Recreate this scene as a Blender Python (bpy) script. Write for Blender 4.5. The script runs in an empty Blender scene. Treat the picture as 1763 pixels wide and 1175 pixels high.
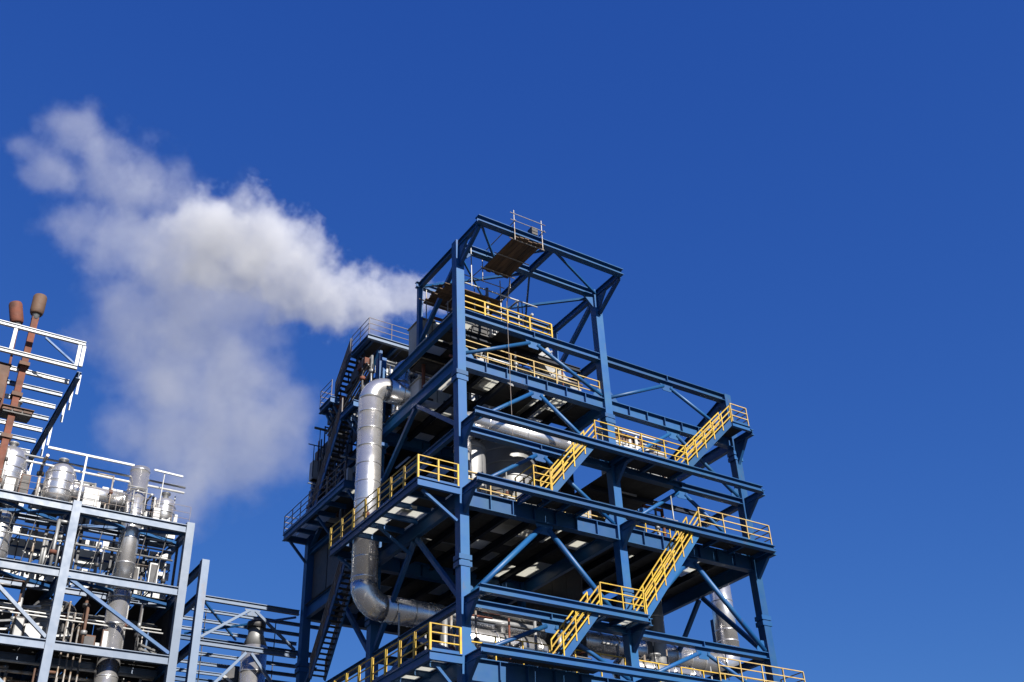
import bpy, math, random
from math import sin, cos, pi, radians
from mathutils import Vector, Matrix
rnd = random.Random(7)
sc = bpy.context.scene
col = sc.collection
# ------------------------------------------------------------------ camera
yaw, pitch, roll = 0.599083786, 0.580203615, -0.0483339364
cam_d = bpy.data.cameras.new('camera'); cam = bpy.data.objects.new('camera', cam_d); col.objects.link(cam)
fw = Vector((sin(yaw)*cos(pitch), cos(yaw)*cos(pitch), sin(pitch)))
r0 = Vector((cos(yaw), -sin(yaw), 0)); u0 = r0.cross(fw)
r_ = cos(roll)*r0 + sin(roll)*u0; u_ = -sin(roll)*r0 + cos(roll)*u0
cam.matrix_world = Matrix(((r_.x, u_.x, -fw.x, -22.0524), (r_.y, u_.y, -fw.y, -36.9146), (r_.z, u_.z, -fw.z, 1.6), (0, 0, 0, 1)))
cam_d.sensor_width = 36.0; cam_d.lens = 36.0*1850.476/1763.0; cam_d.clip_end = 6000
sc.camera = cam
# ------------------------------------------------------------------ sky and sun
SUN_AZ, SUN_EL = radians(1.5), radians(32)          # azimuth from -Y towards +X
w = bpy.data.worlds.new('World'); sc.world = w; w.use_nodes = True
nt = w.node_tree; nt.nodes.clear()
sky = nt.nodes.new('ShaderNodeTexSky'); sky.sky_type = 'NISHITA'; sky.sun_disc = False
sky.sun_elevation = SUN_EL; sky.sun_rotation = pi - SUN_AZ
sky.altitude = 900; sky.air_density = 1.0; sky.dust_density = 0.3; sky.ozone_density = 4.0
gm = nt.nodes.new('ShaderNodeMix'); gm.data_type = 'RGBA'; gm.blend_type = 'MULTIPLY'; gm.inputs[0].default_value = 1
gm.inputs[7].default_value = (0.328, 0.705, 2.337, 1)
bg = nt.nodes.new('ShaderNodeBackground'); bg.inputs[1].default_value = 0.054
ow = nt.nodes.new('ShaderNodeOutputWorld')
sp = nt.nodes.new('ShaderNodeSeparateColor'); cb = nt.nodes.new('ShaderNodeCombineColor'); nt.links.new(sky.outputs[0], sp.inputs[0])
for k, pw in enumerate((1.036, .795, .425)):                   # deep polarised blue of the photograph, evenly over the whole sky
    pn = nt.nodes.new('ShaderNodeMath'); pn.operation = 'POWER'; pn.inputs[1].default_value = pw
    nt.links.new(sp.outputs[k], pn.inputs[0]); nt.links.new(pn.outputs[0], cb.inputs[k])
nt.links.new(cb.outputs[0], gm.inputs[6]); nt.links.new(gm.outputs[2], bg.inputs[0]); nt.links.new(bg.outputs[0], ow.inputs[0])
sd = bpy.data.lights.new('sun', 'SUN'); sd.energy = 5.0; sd.angle = radians(0.5); sd.color = (1.0, 0.95, 0.87)
so = bpy.data.objects.new('sun', sd); col.objects.link(so)
to_sun = Vector((sin(SUN_AZ)*cos(SUN_EL), -cos(SUN_AZ)*cos(SUN_EL), sin(SUN_EL)))
so.rotation_euler = to_sun.to_track_quat('Z', 'Y').to_euler(); so.location = (30, -60, 60)
vs = sc.view_settings; vs.view_transform = 'Standard'; vs.look = 'None'; vs.gamma = 1; vs.exposure = 1.15; vs.use_curve_mapping = False
sc.cycles.volume_bounces = 1; sc.cycles.max_bounces = 8; sc.cycles.diffuse_bounces = 4
sc.cycles.use_denoising = True
# ------------------------------------------------------------------ materials
MATS = {}
def mat(name, c, rough=.5, metal=0., c2=None, scale=1.2, vary=.12, bump=0., bscale=8., streak=None, spec=.5, mixlo=.42, mixhi=.68, wear=0.):
    c2 = c2 or tuple(x*.75 for x in c)
    if metal < .4: c, c2 = tuple(x*.74 for x in c), tuple(x*.74 for x in c2)
    m = bpy.data.materials.new(name); m.use_nodes = True; n = m.node_tree; L = n.links
    b = n.nodes['Principled BSDF']; b.inputs['Roughness'].default_value = rough; b.inputs['Metallic'].default_value = metal
    b.inputs['Specular IOR Level'].default_value = spec
    tc = n.nodes.new('ShaderNodeTexCoord')
    no = n.nodes.new('ShaderNodeTexNoise'); no.inputs['Scale'].default_value = scale; no.inputs['Detail'].default_value = 6
    mp = n.nodes.new('ShaderNodeMapping'); L.new(tc.outputs['Object'], mp.inputs[0]); L.new(mp.outputs[0], no.inputs['Vector'])
    if streak: mp.inputs['Scale'].default_value = streak
    mr = n.nodes.new('ShaderNodeMapRange'); mr.inputs[1].default_value = mixlo; mr.inputs[2].default_value = mixhi
    L.new(no.outputs[0], mr.inputs[0])
    mx = n.nodes.new('ShaderNodeMix'); mx.data_type = 'RGBA'
    mx.inputs[6].default_value = (*c, 1); mx.inputs[7].default_value = (*(c2 or tuple(x*.75 for x in c)), 1)
    L.new(mr.outputs[0], mx.inputs[0])
    oi = n.nodes.new('ShaderNodeObjectInfo'); hv = n.nodes.new('ShaderNodeHueSaturation')
    rr = n.nodes.new('ShaderNodeMapRange'); rr.inputs[3].default_value = 1-vary; rr.inputs[4].default_value = 1+vary
    L.new(oi.outputs['Random'], rr.inputs[0]); L.new(rr.outputs[0], hv.inputs['Value'])
    if wear:
        w1 = n.nodes.new('ShaderNodeTexNoise'); w1.inputs['Scale'].default_value = 2.2; w1.inputs['Detail'].default_value = 8; w1.inputs['Roughness'].default_value = .7
        m1 = n.nodes.new('ShaderNodeMapping'); m1.inputs['Scale'].default_value = (1, 1, .35); L.new(tc.outputs['Object'], m1.inputs[0]); L.new(m1.outputs[0], w1.inputs['Vector'])
        q1 = n.nodes.new('ShaderNodeMapRange'); q1.inputs[1].default_value = .60; q1.inputs[2].default_value = .74; q1.inputs[4].default_value = wear; L.new(w1.outputs[0], q1.inputs[0])
        x1 = n.nodes.new('ShaderNodeMix'); x1.data_type = 'RGBA'; x1.inputs[7].default_value = (.07, .045, .035, 1); L.new(q1.outputs[0], x1.inputs[0]); L.new(mx.outputs[2], x1.inputs[6]); mx = x1
    L.new(mx.outputs[2], hv.inputs['Color']); L.new(hv.outputs[0], b.inputs['Base Color'])
    # roughness wear
    n3 = n.nodes.new('ShaderNodeTexNoise'); n3.inputs['Scale'].default_value = scale*3; n3.inputs['Detail'].default_value = 4
    L.new(tc.outputs['Object'], n3.inputs['Vector'])
    r3 = n.nodes.new('ShaderNodeMapRange'); r3.inputs[3].default_value = max(.05, rough-.10); r3.inputs[4].default_value = min(1, rough+.14)
    L.new(n3.outputs[0], r3.inputs[0]); L.new(r3.outputs[0], b.inputs['Roughness'])
    if bump:
        n2 = n.nodes.new('ShaderNodeTexNoise'); n2.inputs['Scale'].default_value = bscale; n2.inputs['Detail'].default_value = 3
        L.new(tc.outputs['Object'], n2.inputs['Vector'])
        bm = n.nodes.new('ShaderNodeBump'); bm.inputs['Strength'].default_value = bump; bm.inputs['Distance'].default_value = .05
        L.new(n2.outputs[0], bm.inputs['Height']); L.new(bm.outputs[0], b.inputs['Normal'])
    MATS[name] = m; return m
BLUE = mat('blue_paint', (.005, .068, .215), .46, c2=(.010, .080, .195), scale=.9, vary=.22, spec=.36, wear=.6)
NAVY = mat('shaded_steel_paint', (.006, .012, .028), .6, c2=(.009, .011, .017), scale=.9, vary=.2, spec=.3)  # darkened copy of the steel paint, shade of the undersides put into the colour
PALE = mat('sunlit_blue_paint', (.062, .110, .195), .46, c2=(.045, .092, .175), scale=.8, vary=.18, spec=.62, wear=.6)  # same blue paint lightened, sun glare painted into the colour
WHITEP = mat('white_paint', (.55, .57, .60), .5, c2=(.45, .47, .48), scale=1.1, vary=.06)
YEL = mat('yellow_paint', (.52, .335, .014), .5, c2=(.40, .23, .03), scale=3., vary=.18)
CREAM = mat('sunlit_yellow_paint', (.47, .34, .12), .55, c2=(.40, .25, .07), scale=3., vary=.12)  # lighter copy of the yellow, glare on the rails painted in
GALV = mat('galvanised_steel', (.24, .245, .25), .5, .5, c2=(.18, .18, .18), scale=3.)
DECK = mat('deck_steel', (.035, .034, .033), .75, c2=(.022, .020, .018), scale=1.3, vary=.25)
def translucent(m, k):
    n = m.node_tree; L = n.links; b = n.nodes['Principled BSDF']; o = n.nodes['Material Output']
    t = n.nodes.new('ShaderNodeBsdfTranslucent'); t.inputs[0].default_value = (.78, .78, .74, 1); mx = n.nodes.new('ShaderNodeMixShader'); mx.inputs[0].default_value = k
    L.new(b.outputs[0], mx.inputs[1]); L.new(t.outputs[0], mx.inputs[2]); L.new(mx.outputs[0], o.inputs[0])
GRATE = mat('pale_deck_panel', (.42, .42, .40), .7, c2=(.30, .30, .29), scale=1.3, vary=.18)
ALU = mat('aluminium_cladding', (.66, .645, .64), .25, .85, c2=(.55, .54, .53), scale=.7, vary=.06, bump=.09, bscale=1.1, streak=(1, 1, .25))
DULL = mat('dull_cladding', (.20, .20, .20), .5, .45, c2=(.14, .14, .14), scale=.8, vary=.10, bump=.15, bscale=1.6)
DULL2 = mat('grey_sheet_metal', (.33, .33, .33), .5, .2, c2=(.24, .24, .235), scale=.8, vary=.1, bump=.15, bscale=2.)
CLAD = mat('white_cladding', (.58, .58, .57), .5, c2=(.46, .46, .45), scale=.8, vary=.10, streak=(1, 1, .2))
CREAMC = mat('cream_cladding', (.46, .42, .34), .5, c2=(.34, .28, .2), scale=1.0, vary=.1)
RUST = mat('rusty_steel', (.14, .040, .020), .8, c2=(.07, .026, .015), scale=1.6, vary=.15, bump=.3)
TAN = mat('tan_cap', (.125, .068, .04), .75, c2=(.08, .04, .023), scale=2.2)
WOOD = mat('scaffold_board', (.12, .07, .038), .85, c2=(.06, .036, .02), scale=2., vary=.35, streak=(4, .4, 4))
TUBE = mat('scaffold_tube', (.24, .23, .22), .5, .4, c2=(.16, .11, .07), scale=4.)
DIM = mat('weathered_rail', (.13, .12, .12), .6, c2=(.16, .10, .07), scale=3.)
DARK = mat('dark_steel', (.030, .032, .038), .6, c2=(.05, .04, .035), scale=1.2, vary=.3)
BROWN = mat('brown_equipment', (.11, .052, .03), .75, c2=(.07, .04, .028), scale=1.2, vary=.25)
GROUND = mat('concrete_ground', (.075, .072, .068), .9, c2=(.05, .05, .048), scale=.15, vary=0, bump=.2, bscale=3)

translucent(GRATE, .75)
# ------------------------------------------------------------------ geometry helpers (verts, faces)
def V(p): return Vector(p)
def frame(a, b, up):
    d = (b-a).normalized(); up = V(up)
    if abs(d.dot(up)) > .98: up = Vector((0, 1, 0)) if abs(d.z) > .9 else Vector((0, 0, 1))
    s = d.cross(up).normalized(); t = s.cross(d).normalized()
    return d, s, t
def extrude(prof, a, b, up=(0, 0, 1)):
    a, b = V(a), V(b); d, s, t = frame(a, b, up); n = len(prof)
    vs = [a + s*x + t*y for x, y in prof] + [b + s*x + t*y for x, y in prof]
    fs = [(i, (i+1) % n, n+(i+1) % n, n+i) for i in range(n)] + [tuple(range(n))[::-1], tuple(range(n, 2*n))]
    return vs, fs
def ib(a, b, h=.4, wd=.22, tf=.035, tw=.03, up=(0, 0, 1)):      # I-section, line = middle of the top face
    x, q = wd/2, tw/2
    return extrude([(-x, 0), (-x, -tf), (-q, -tf), (-q, -h+tf), (-x, -h+tf), (-x, -h), (x, -h), (x, -h+tf), (q, -h+tf), (q, -tf), (x, -tf), (x, 0)], a, b, up)
def bar(a, b, wd, h, up=(0, 0, 1)):                              # rectangular bar centred on its line
    x, y = wd/2, h/2
    return extrude([(-x, -y), (x, -y), (x, y), (-x, y)], a, b, up)
def rod(a, b, r, n=8): 
    return extrude([(r*cos(2*pi*i/n), r*sin(2*pi*i/n)) for i in range(n)], a, b)
def box(x0, x1, y0, y1, z0, z1):
    vs = [V((x, y, z)) for z in (z0, z1) for x, y in ((x0, y0), (x1, y0), (x1, y1), (x0, y1))]
    return vs, [(3, 2, 1, 0), (4, 5, 6, 7), (0, 1, 5, 4), (1, 2, 6, 5), (2, 3, 7, 6), (3, 0, 4, 7)]
def plate(pts, nrm, th):                                         # polygon plate with thickness
    o = V(nrm).normalized()*th/2; n = len(pts)
    vs = [V(p)-o for p in pts] + [V(p)+o for p in pts]
    return vs, [tuple(range(n))[::-1], tuple(range(n, 2*n))] + [(i, (i+1) % n, n+(i+1) % n, n+i) for i in range(n)]
def lathe(prof, base, axis=(0, 0, 1), n=28):                     # prof: (radius, along)
    base = V(base); ax = V(axis).normalized()
    e1 = ax.orthogonal().normalized(); e2 = ax.cross(e1); vs = []; fs = []
    for r, h in prof:
        for i in range(n):
            t = 2*pi*i/n; vs.append(base + ax*h + (e1*cos(t)+e2*sin(t))*r)
    for k in range(len(prof)-1):
        for i in range(n):
            j = (i+1) % n; fs.append((k*n+i, k*n+j, (k+1)*n+j, (k+1)*n+i))
    fs += [tuple(range(n))[::-1], tuple(range((len(prof)-1)*n, len(prof)*n))]
    return vs, fs
def elbow(c0, d0, d1, R, r, seg=7, n=28):                        # bend: starts at c0 along d0, turns to d1
    c0, d0, d1 = V(c0), V(d0).normalized(), V(d1).normalized(); cen = c0 + d1*R; side = d0.cross(d1); vs = []; fs = []
    for k in range(seg+1):
        a = pi/2*k/seg; p = cen - d1*R*cos(a) + d0*R*sin(a); rad = (p-cen).normalized()
        for i in range(n):
            t = 2*pi*i/n; vs.append(p + (rad*cos(t)+side*sin(t))*r)
    for k in range(seg):
        for i in range(n):
            j = (i+1) % n; fs.append((k*n+i, k*n+j, (k+1)*n+j, (k+1)*n+i))
    fs += [tuple(range(n))[::-1], tuple(range(seg*n, (seg+1)*n))]
    return vs, fs
def mesh(name, g, m, smooth=False, off=Vector((0, 0, 0))):
    me = bpy.data.meshes.new(name); me.from_pydata([tuple(v-off) for v in g[0]], [], g[1]); me.update()
    if smooth:
        for p in me.polygons: p.use_smooth = len(p.vertices) == 4
    me.materials.append(m); return me
class Thing:
    def __init__(s, name, label, cat, base, group=None):
        s.o = bpy.data.objects.new(name, None); col.objects.link(s.o); s.base = V(base); s.o.location = base
        s.o['label'] = label; s.o['category'] = cat
        if group: s.o['group'] = group
    def sub(s, name):                                            # a part that only holds sub-parts
        e = bpy.data.objects.new(name, None); e.parent = s.o; col.objects.link(e); return e
    def add(s, name, g, m, parent=None, smooth=False, label=None):
        o = bpy.data.objects.new(name, mesh(name, g, m, smooth, s.base)); o.parent = parent or s.o; col.objects.link(o)
        if label: o['label'] = label
        return o
    def put(s, name, me, loc, parent=None, rot=None):            # shared mesh data
        o = bpy.data.objects.new(name, me); o.parent = parent or s.o; o.location = V(loc)-s.base
        if rot: o.rotation_euler = rot
        col.objects.link(o); return o
    # ---- composite parts
    def railing(s, pts, m=YEL, h=1.1, step=1.45, rails=(1.1, .74, .38), toe=True, post=.062, tube=.043, toem=None):
        e = s.sub('railing')
        for k in range(len(pts)-1):
            a, b = V(pts[k]), V(pts[k+1]); L = (b-a).length; n = max(1, round(L/step))
            for z in rails: s.add('rail', bar(a+Vector((0, 0, z)), b+Vector((0, 0, z)), tube, tube), m, e)
            if toe: s.add('toe_board', bar(a+Vector((0, 0, .06)), b+Vector((0, 0, .06)), .012, .10), toem or BLUE, e)
            for i in range(n + (1 if k == len(pts)-2 else 0)):
                p = a.lerp(b, i/n); s.add('post', bar(p, p+Vector((0, 0, h)), post, post*.8, (1, 0, 0)), m, e)
        return e
    def stair(s, a, b, side, wd, m=YEL, ms=BLUE, ntr=None, rails=(True, True), bars=(1.0, .68, .36)):
        e = s.sub('stair'); a, b, side = V(a), V(b), V(side).normalized(); d = b-a; hz = Vector((d.x, d.y, 0)).normalized()
        n = ntr or round(d.z/.22)
        for k in (0, 1):
            o = side*(wd*k)
            s.add('stringer', bar(a+o, b+o, .05, .30, (0, 0, 1)), ms, e)
            if rails[k]:
                q = o + side*(.03 if k else -.03)
                for z in bars: s.add('handrail', bar(a+q+Vector((0, 0, z)), b+q+Vector((0, 0, z)), .055, .055), m, e)
                nn = max(2, round(d.length/1.0))
                for i in range(nn+1):
                    p = a.lerp(b, i/nn)+q; s.add('post', bar(p, p+Vector((0, 0, 1.03)), .06, .06, (1, 0, 0)), m, e)
        for i in range(n):
            p = a.lerp(b, (i+.5)/n) + Vector((0, 0, .03)); g = bar(p+side*.03, p+side*(wd-.03), .24, .03, (0, 0, 1))
            s.add('tread', g, DECK, e)
        return e
    def pipe(s, a, b, r, m=ALU, bands=(), seam=None):
        a, b = V(a), V(b); L = (b-a).length; ax = (b-a)
        p = s.add('pipe_run', lathe([(r, 0), (r, L)], a, ax), m, smooth=True)
        for f in bands: s.add('band', lathe([(r+.004, 0), (r+.022, .008), (r+.022, .07), (r+.004, .078)], a.lerp(b, f), ax), seam or m, p, True)
        return p
# ------------------------------------------------------------------ ground
g = bpy.data.objects.new('ground', mesh('ground', ([V((x, y, 0)) for x, y in ((-900, -900), (900, -900), (900, 900), (-900, 900))], [(0, 1, 2, 3)]), GROUND))
col.objects.link(g); g['kind'] = 'structure'

# ================================================================== the process tower
X = (0.0, 8.73, 17.5); Y = (0.0, 8.4, 16.75); CW = .45
Z1, Z2, Z2M, Z3, Z3M, Z4, Z5, ZR = 7.4, 14.8, 17.25, 22.2, 25.5, 29.2, 31.95, 36.1
YO = -1.4
T = Thing('process_tower', 'tall blue steel process tower with yellow stairs and open decks', 'tower', (9, 8, 0))
tops = {(0, 0): ZR, (1, 0): ZR, (2, 0): Z5+.02, (0, 1): 33.7, (1, 1): Z5, (2, 1): Z4, (0, 2): 29.2, (1, 2): Z4}
for (i, j), z in tops.items():
    c = T.add('column', box(X[i], X[i]+CW, Y[j], Y[j]+CW, -.02, z), BLUE)
    T.add('base_plate', box(X[i]-.2, X[i]+CW+.2, Y[j]-.2, Y[j]+CW+.2, .0, .05), BLUE, c)
    for zs in (11.0, 18.6, 27.8):
        if zs < z-1:
            for dz in (0, .30):
                T.add('splice_plate', box(X[i]-.09, X[i]+CW+.09, Y[j]-.035, Y[j]+CW+.035, zs+dz, zs+dz+.22), BLUE, c)
def midx(i): return (X[i]+X[i+1]+CW)/2
def xbeam(i, z, h, y=0.12, wd=.38, stiff=5, row=0):
    a, b = X[i]+CW+.003, X[i+1]-.003
    o = T.add('beam', ib((a, y+.1, z), (b, y+.1, z), h, wd), BLUE)
    for k in range(1, stiff+1):
        x = a+(b-a)*k/(stiff+1); T.add('stiffener', box(x-.015, x+.015, y+.1-wd/2+.01, y+.1-.017, z-h+.037, z-.037), BLUE, o)
    return o
def ybeam(i, j, z, h, x=None, wd=.24):
    x = X[i]+.225 if x is None else x
    return T.add('beam', ib((x, Y[j]+CW+.003, z), (x, Y[j+1]-.003, z), h, wd), BLUE)
for j in (0, 1):
    for i in (0, 1):
        for z, h, st in ((Z1, .8, 5), (Z2, 1.0, 5), (Z2M, .34, 1), (Z3, .75, 6), (Z3M, .34, 1), (Z4, .62, 6), (Z5, .42, 1)):
            if j == 1 and (z == Z5 or (i == 1 and z == Z4)): continue
            xbeam(i, z, h, Y[j]+.12, stiff=st)
for i in (0,):
    for z, h in ((Z1, .7), (Z2, .7), (Z3, .7), (Z4, .6)): xbeam(0, z, h, Y[2]+.12, stiff=0)
for i in (0, 1, 2):
    for j in (0, 1):
        if i == 2 and j == 1: continue
        for z, h in ((Z1, .7), (Z2, .7), (Z2M, .34), (Z3, .7), (Z3M, .34), (Z4, .6)):
            if z in (Z3M, Z2M) and i == 1: continue
            ybeam(i, j, z, h)
ybeam(0, 0, Z5, .5); ybeam(1, 0, Z5, .45)
T.add('beam', ib((17.72, .453, Z5), (17.72, 8.6, Z4-.1), .45, .24), BLUE)
# front braces: inverted V under every beam, with a gusset plate at the apex
def vee(i, ztop, h, zbot, y=.22, r=.10, row=0, feet=.25):
    m = midx(i); zt = ztop-h-.10
    T.add('gusset', plate([(m-.5, y, ztop-h-.002), (m+.5, y, ztop-h-.002), (m+.28, y, ztop-h-.5), (m-.28, y, ztop-h-.5)], (0, 1, 0), .03), BLUE)
    for xx, sg in ((X[i]+CW+.004, 1), (X[i+1]-.004, -1)):
        T.add('gusset', plate([(xx, y, zbot+.005), (xx+sg*.55, y, zbot+.005), (xx+sg*.55, y, zbot+.2), (xx+sg*.2, y, zbot+.62), (xx, y, zbot+.62)], (0, 1, 0), .035), BLUE)
    T.add('brace', rod((m-.22, y-.0, zt-.12), (X[i]+CW+.02, y, zbot+feet), r, 10), BLUE, smooth=True)
    T.add('brace', rod((m+.22, y-.0, zt-.12), (X[i+1]-.02, y, zbot+feet), r, 10), BLUE, smooth=True)
for i in (0, 1):
    vee(i, Z5, .42, Z4); vee(i, Z4, .62, Z3M, feet=.1); vee(i, Z3M, .34, Z3, feet=.1); vee(i, Z3, .75, Z2M, r=.13, feet=.1); vee(i, Z2M, .34, Z2, feet=.1); vee(i, Z2, 1.0, Z1)
# side braces on the left face and between rows
def sidevee(x, j, ztop, h, zbot, r=.12):
    m = (Y[j]+Y[j+1]+CW)/2
    T.add('brace', bar((x, m-.15, ztop-h-.1), (x, Y[j]+CW, zbot+.1), .2, .2), BLUE)
    T.add('brace', bar((x, m+.15, ztop-h-.1), (x, Y[j+1], zbot+.1), .2, .2), BLUE)
for j in (0, 1):
    for zt, h, zb in ((Z3, .7, Z2M), (Z2M, .34, Z2)): sidevee(.225, j, zt, h, zb)
sidevee(.225, 0, Z4, .6, Z3M); sidevee(.225, 1, Z4, .6, Z3M); sidevee(17.72, 0, Z3, .7, Z2M); sidevee(17.72, 0, Z3M, .34, Z3); sidevee(17.72, 0, Z2M, .34, Z2)
# outer edge beams and brackets
def bracket(x, z, y1=YO, h=.34, dz=.85):
    T.add('bracket', ib((x+.225, -.003, z), (x+.225, y1+.05, z), h, .22), BLUE)
    T.add('knee_plate', plate([(x+.225, -.003, z-h-.003), (x+.225, y1*.62, z-h-.003), (x+.225, -.003, z-h-dz)], (1, 0, 0), .16), BLUE)
def outer(z, x0, x1, h=.34):
    T.add('edge_beam', ib((x0, YO-.03, z), (x1, YO-.03, z), h, .30, .04), BLUE)
for z, x0, x1 in ((Z3M, .0, 17.5), (Z3, .0, 17.6), (Z2M, .0, 8.75), (Z2, .0, 18.1)):
    outer(z+.05, x0, x1)
    for i in (0, 1, 2):
        if z == Z2M and i == 2: continue
        bracket(X[i], z-.0)
T.add('edge_beam', ib((16.2, YO-.03, Z4-.1), (17.45, YO-.03, Z4-.1), .3, .18), BLUE); bracket(X[2], Z4-.12, dz=1.2)
# decks -------------------------------------------------------------
def floor(z, x0, x1, y0, y1, nx, ny, holes=.0, pale=.0, th=.02, inset=.008):
    dx, dy = (x1-x0)/nx, (y1-y0)/ny; me = {}
    for mname, mm in (('d', DECK), ('p', GRATE)):
        me[mname] = mesh('deck_panel', box(inset, dx-inset, inset, dy-inset, 0, th), mm)
    for a in range(nx):
        for b in range(ny):
            if rnd.random() < holes: continue
            T.put('deck_panel', me['p' if rnd.random() < pale else 'd'], (x0+a*dx, y0+b*dy, z+.004))
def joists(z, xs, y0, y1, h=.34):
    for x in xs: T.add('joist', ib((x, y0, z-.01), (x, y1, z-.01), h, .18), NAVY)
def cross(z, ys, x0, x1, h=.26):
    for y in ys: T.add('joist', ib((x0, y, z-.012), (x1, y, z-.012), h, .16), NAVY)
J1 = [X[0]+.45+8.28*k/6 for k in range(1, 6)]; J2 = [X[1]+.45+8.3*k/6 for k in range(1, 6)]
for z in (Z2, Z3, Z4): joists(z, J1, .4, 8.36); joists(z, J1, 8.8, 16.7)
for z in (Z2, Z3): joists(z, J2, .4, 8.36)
floor(Z4, .02, 8.95, .36, 8.8, 8, 8, holes=.08, pale=.42); floor(Z4, .02, 8.95, 8.85, 17.1, 6, 5, pale=.12)
floor(Z3, .02, 9.05, .36, 8.8, 8, 8, holes=.05, pale=.45); floor(Z3, .02, 9.05, 8.85, 17.1, 6, 5, pale=.18)
floor(Z3, 9.08, 17.7, .36, 7.5, 8, 6, holes=.04, pale=.16)
floor(Z2, .02, 9.05, .36, 8.8, 6, 5, holes=.05); floor(Z2, .02, 9.05, 8.85, 17.1, 5, 4); floor(Z2, 9.08, 17.9, .36, 8.8, 6, 5, holes=.05)
floor(Z1, .02, 17.9, .36, 8.8, 10, 5); floor(Z1, .02, 9.05, 8.85, 17.1, 5, 4)
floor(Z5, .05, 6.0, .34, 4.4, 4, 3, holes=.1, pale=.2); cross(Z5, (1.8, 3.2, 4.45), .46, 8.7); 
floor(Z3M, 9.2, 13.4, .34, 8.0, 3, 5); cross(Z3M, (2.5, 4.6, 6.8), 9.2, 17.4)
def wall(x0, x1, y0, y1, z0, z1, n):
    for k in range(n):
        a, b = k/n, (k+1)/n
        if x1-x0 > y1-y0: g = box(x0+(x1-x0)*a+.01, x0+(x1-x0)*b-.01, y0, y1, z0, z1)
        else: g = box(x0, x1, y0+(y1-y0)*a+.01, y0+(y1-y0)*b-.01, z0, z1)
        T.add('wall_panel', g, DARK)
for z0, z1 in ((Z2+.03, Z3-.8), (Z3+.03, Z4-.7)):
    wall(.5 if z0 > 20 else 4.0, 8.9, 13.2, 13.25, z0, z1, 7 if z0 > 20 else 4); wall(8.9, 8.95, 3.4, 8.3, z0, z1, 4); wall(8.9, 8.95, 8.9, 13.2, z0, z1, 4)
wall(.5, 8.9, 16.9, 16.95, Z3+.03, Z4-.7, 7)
# outer landings
def landing(z, x0, x1, n, pale=.0, y0=YO+.05, y1=.08): floor(z+.055, x0, x1, y0, y1, n, 1, pale=pale)
landing(Z3M, 6.6, 12.7, 4); landing(Z3, 3.0, 6.4, 2); landing(Z3, 12.4, 17.55, 4); landing(Z2M, 5.9, 8.75, 3, pale=.7); landing(Z2, 2.2, 6.6, 3); landing(Z2, 12.0, 18.1, 4)
landing(Z4-.12, 16.1, 17.45, 1)
for x0, x1, z in ((6.6, 12.7, Z3M), (12.4, 17.7, Z3), (3.0, 6.4, Z3), (5.9, 8.75, Z2M)):
    for k in range(4):
        x = x0 + (x1-x0)*(k+.1)/3.2; T.add('joist', ib((x, YO+.06, z+.045), (x, .06, z+.045), .2, .12), BLUE)
# stairs (front) ------------------------------------------------------
ys = YO+.06
T.stair((4.05, ys, Z2+.02), (6.15, ys, Z2M), (0, 1, 0), .8)
T.stair((8.75, ys, Z2M+.05), (12.75, ys, Z3+.0), (0, 1, 0), .8)
T.stair((4.0, ys, Z3+.05), (6.75, ys, Z3M), (0, 1, 0), .8)
T.stair((12.55, ys, Z3M+.05), (16.2, ys, Z4-.1), (0, 1, 0), .8)
# front railings
yr = YO-.02
T.railing([(6.75, yr, Z3M+.07), (12.5, yr, Z3M+.07)], YEL)
T.railing([(12.75, yr, Z3+.07), (17.52, yr, Z3+.07), (17.52, 0, Z3+.07)], CREAM, toe=True)
T.railing([(3.0, .05, Z3+.07), (3.0, yr, Z3+.07), (3.9, yr, Z3+.07)], YEL)
T.railing([(6.2, yr, Z2M+.07), (8.6, yr, Z2M+.07)], YEL)
T.railing([(16.25, yr, Z4-.05), (17.42, yr, Z4-.05), (17.42, -.05, Z4-.05)], CREAM)
T.railing([(12.6, yr, Z2+.07), (18.05, yr, Z2+.07), (18.05, 1.5, Z2+.07)], CREAM)
T.railing([(.5, .30, Z4+.03), (8.7, .30, Z4+.03)], CREAM, tube=.045, post=.06)
T.railing([(.5, .42, Z5+.03), (5.95, .42, Z5+.03), (5.95, 4.2, Z5+.03)], YEL, post=.10, tube=.06)
T.railing([(.5, .42, Z3+.03), (8.7, .42, Z3+.03)], CREAM, toe=False); T.railing([(9.3, .42, Z3+.03), (12.4, .42, Z3+.03)], YEL, toe=False)
T.railing([(.5, .42, Z2+.03), (8.7, .42, Z2+.03)], YEL); T.railing([(9.3, .42, Z2+.03), (17.4, .42, Z2+.03)], YEL)
T.railing([(13.4, .5, Z3M+.03), (13.4, 8, Z3M+.03), (9.3, 8, Z3M+.03)], GALV, toe=False)
T.railing([(13.2, 7.4, Z3+.03), (17.65, 7.4, Z3+.03), (17.65, .5, Z3+.03)], GALV, toe=False)
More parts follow.
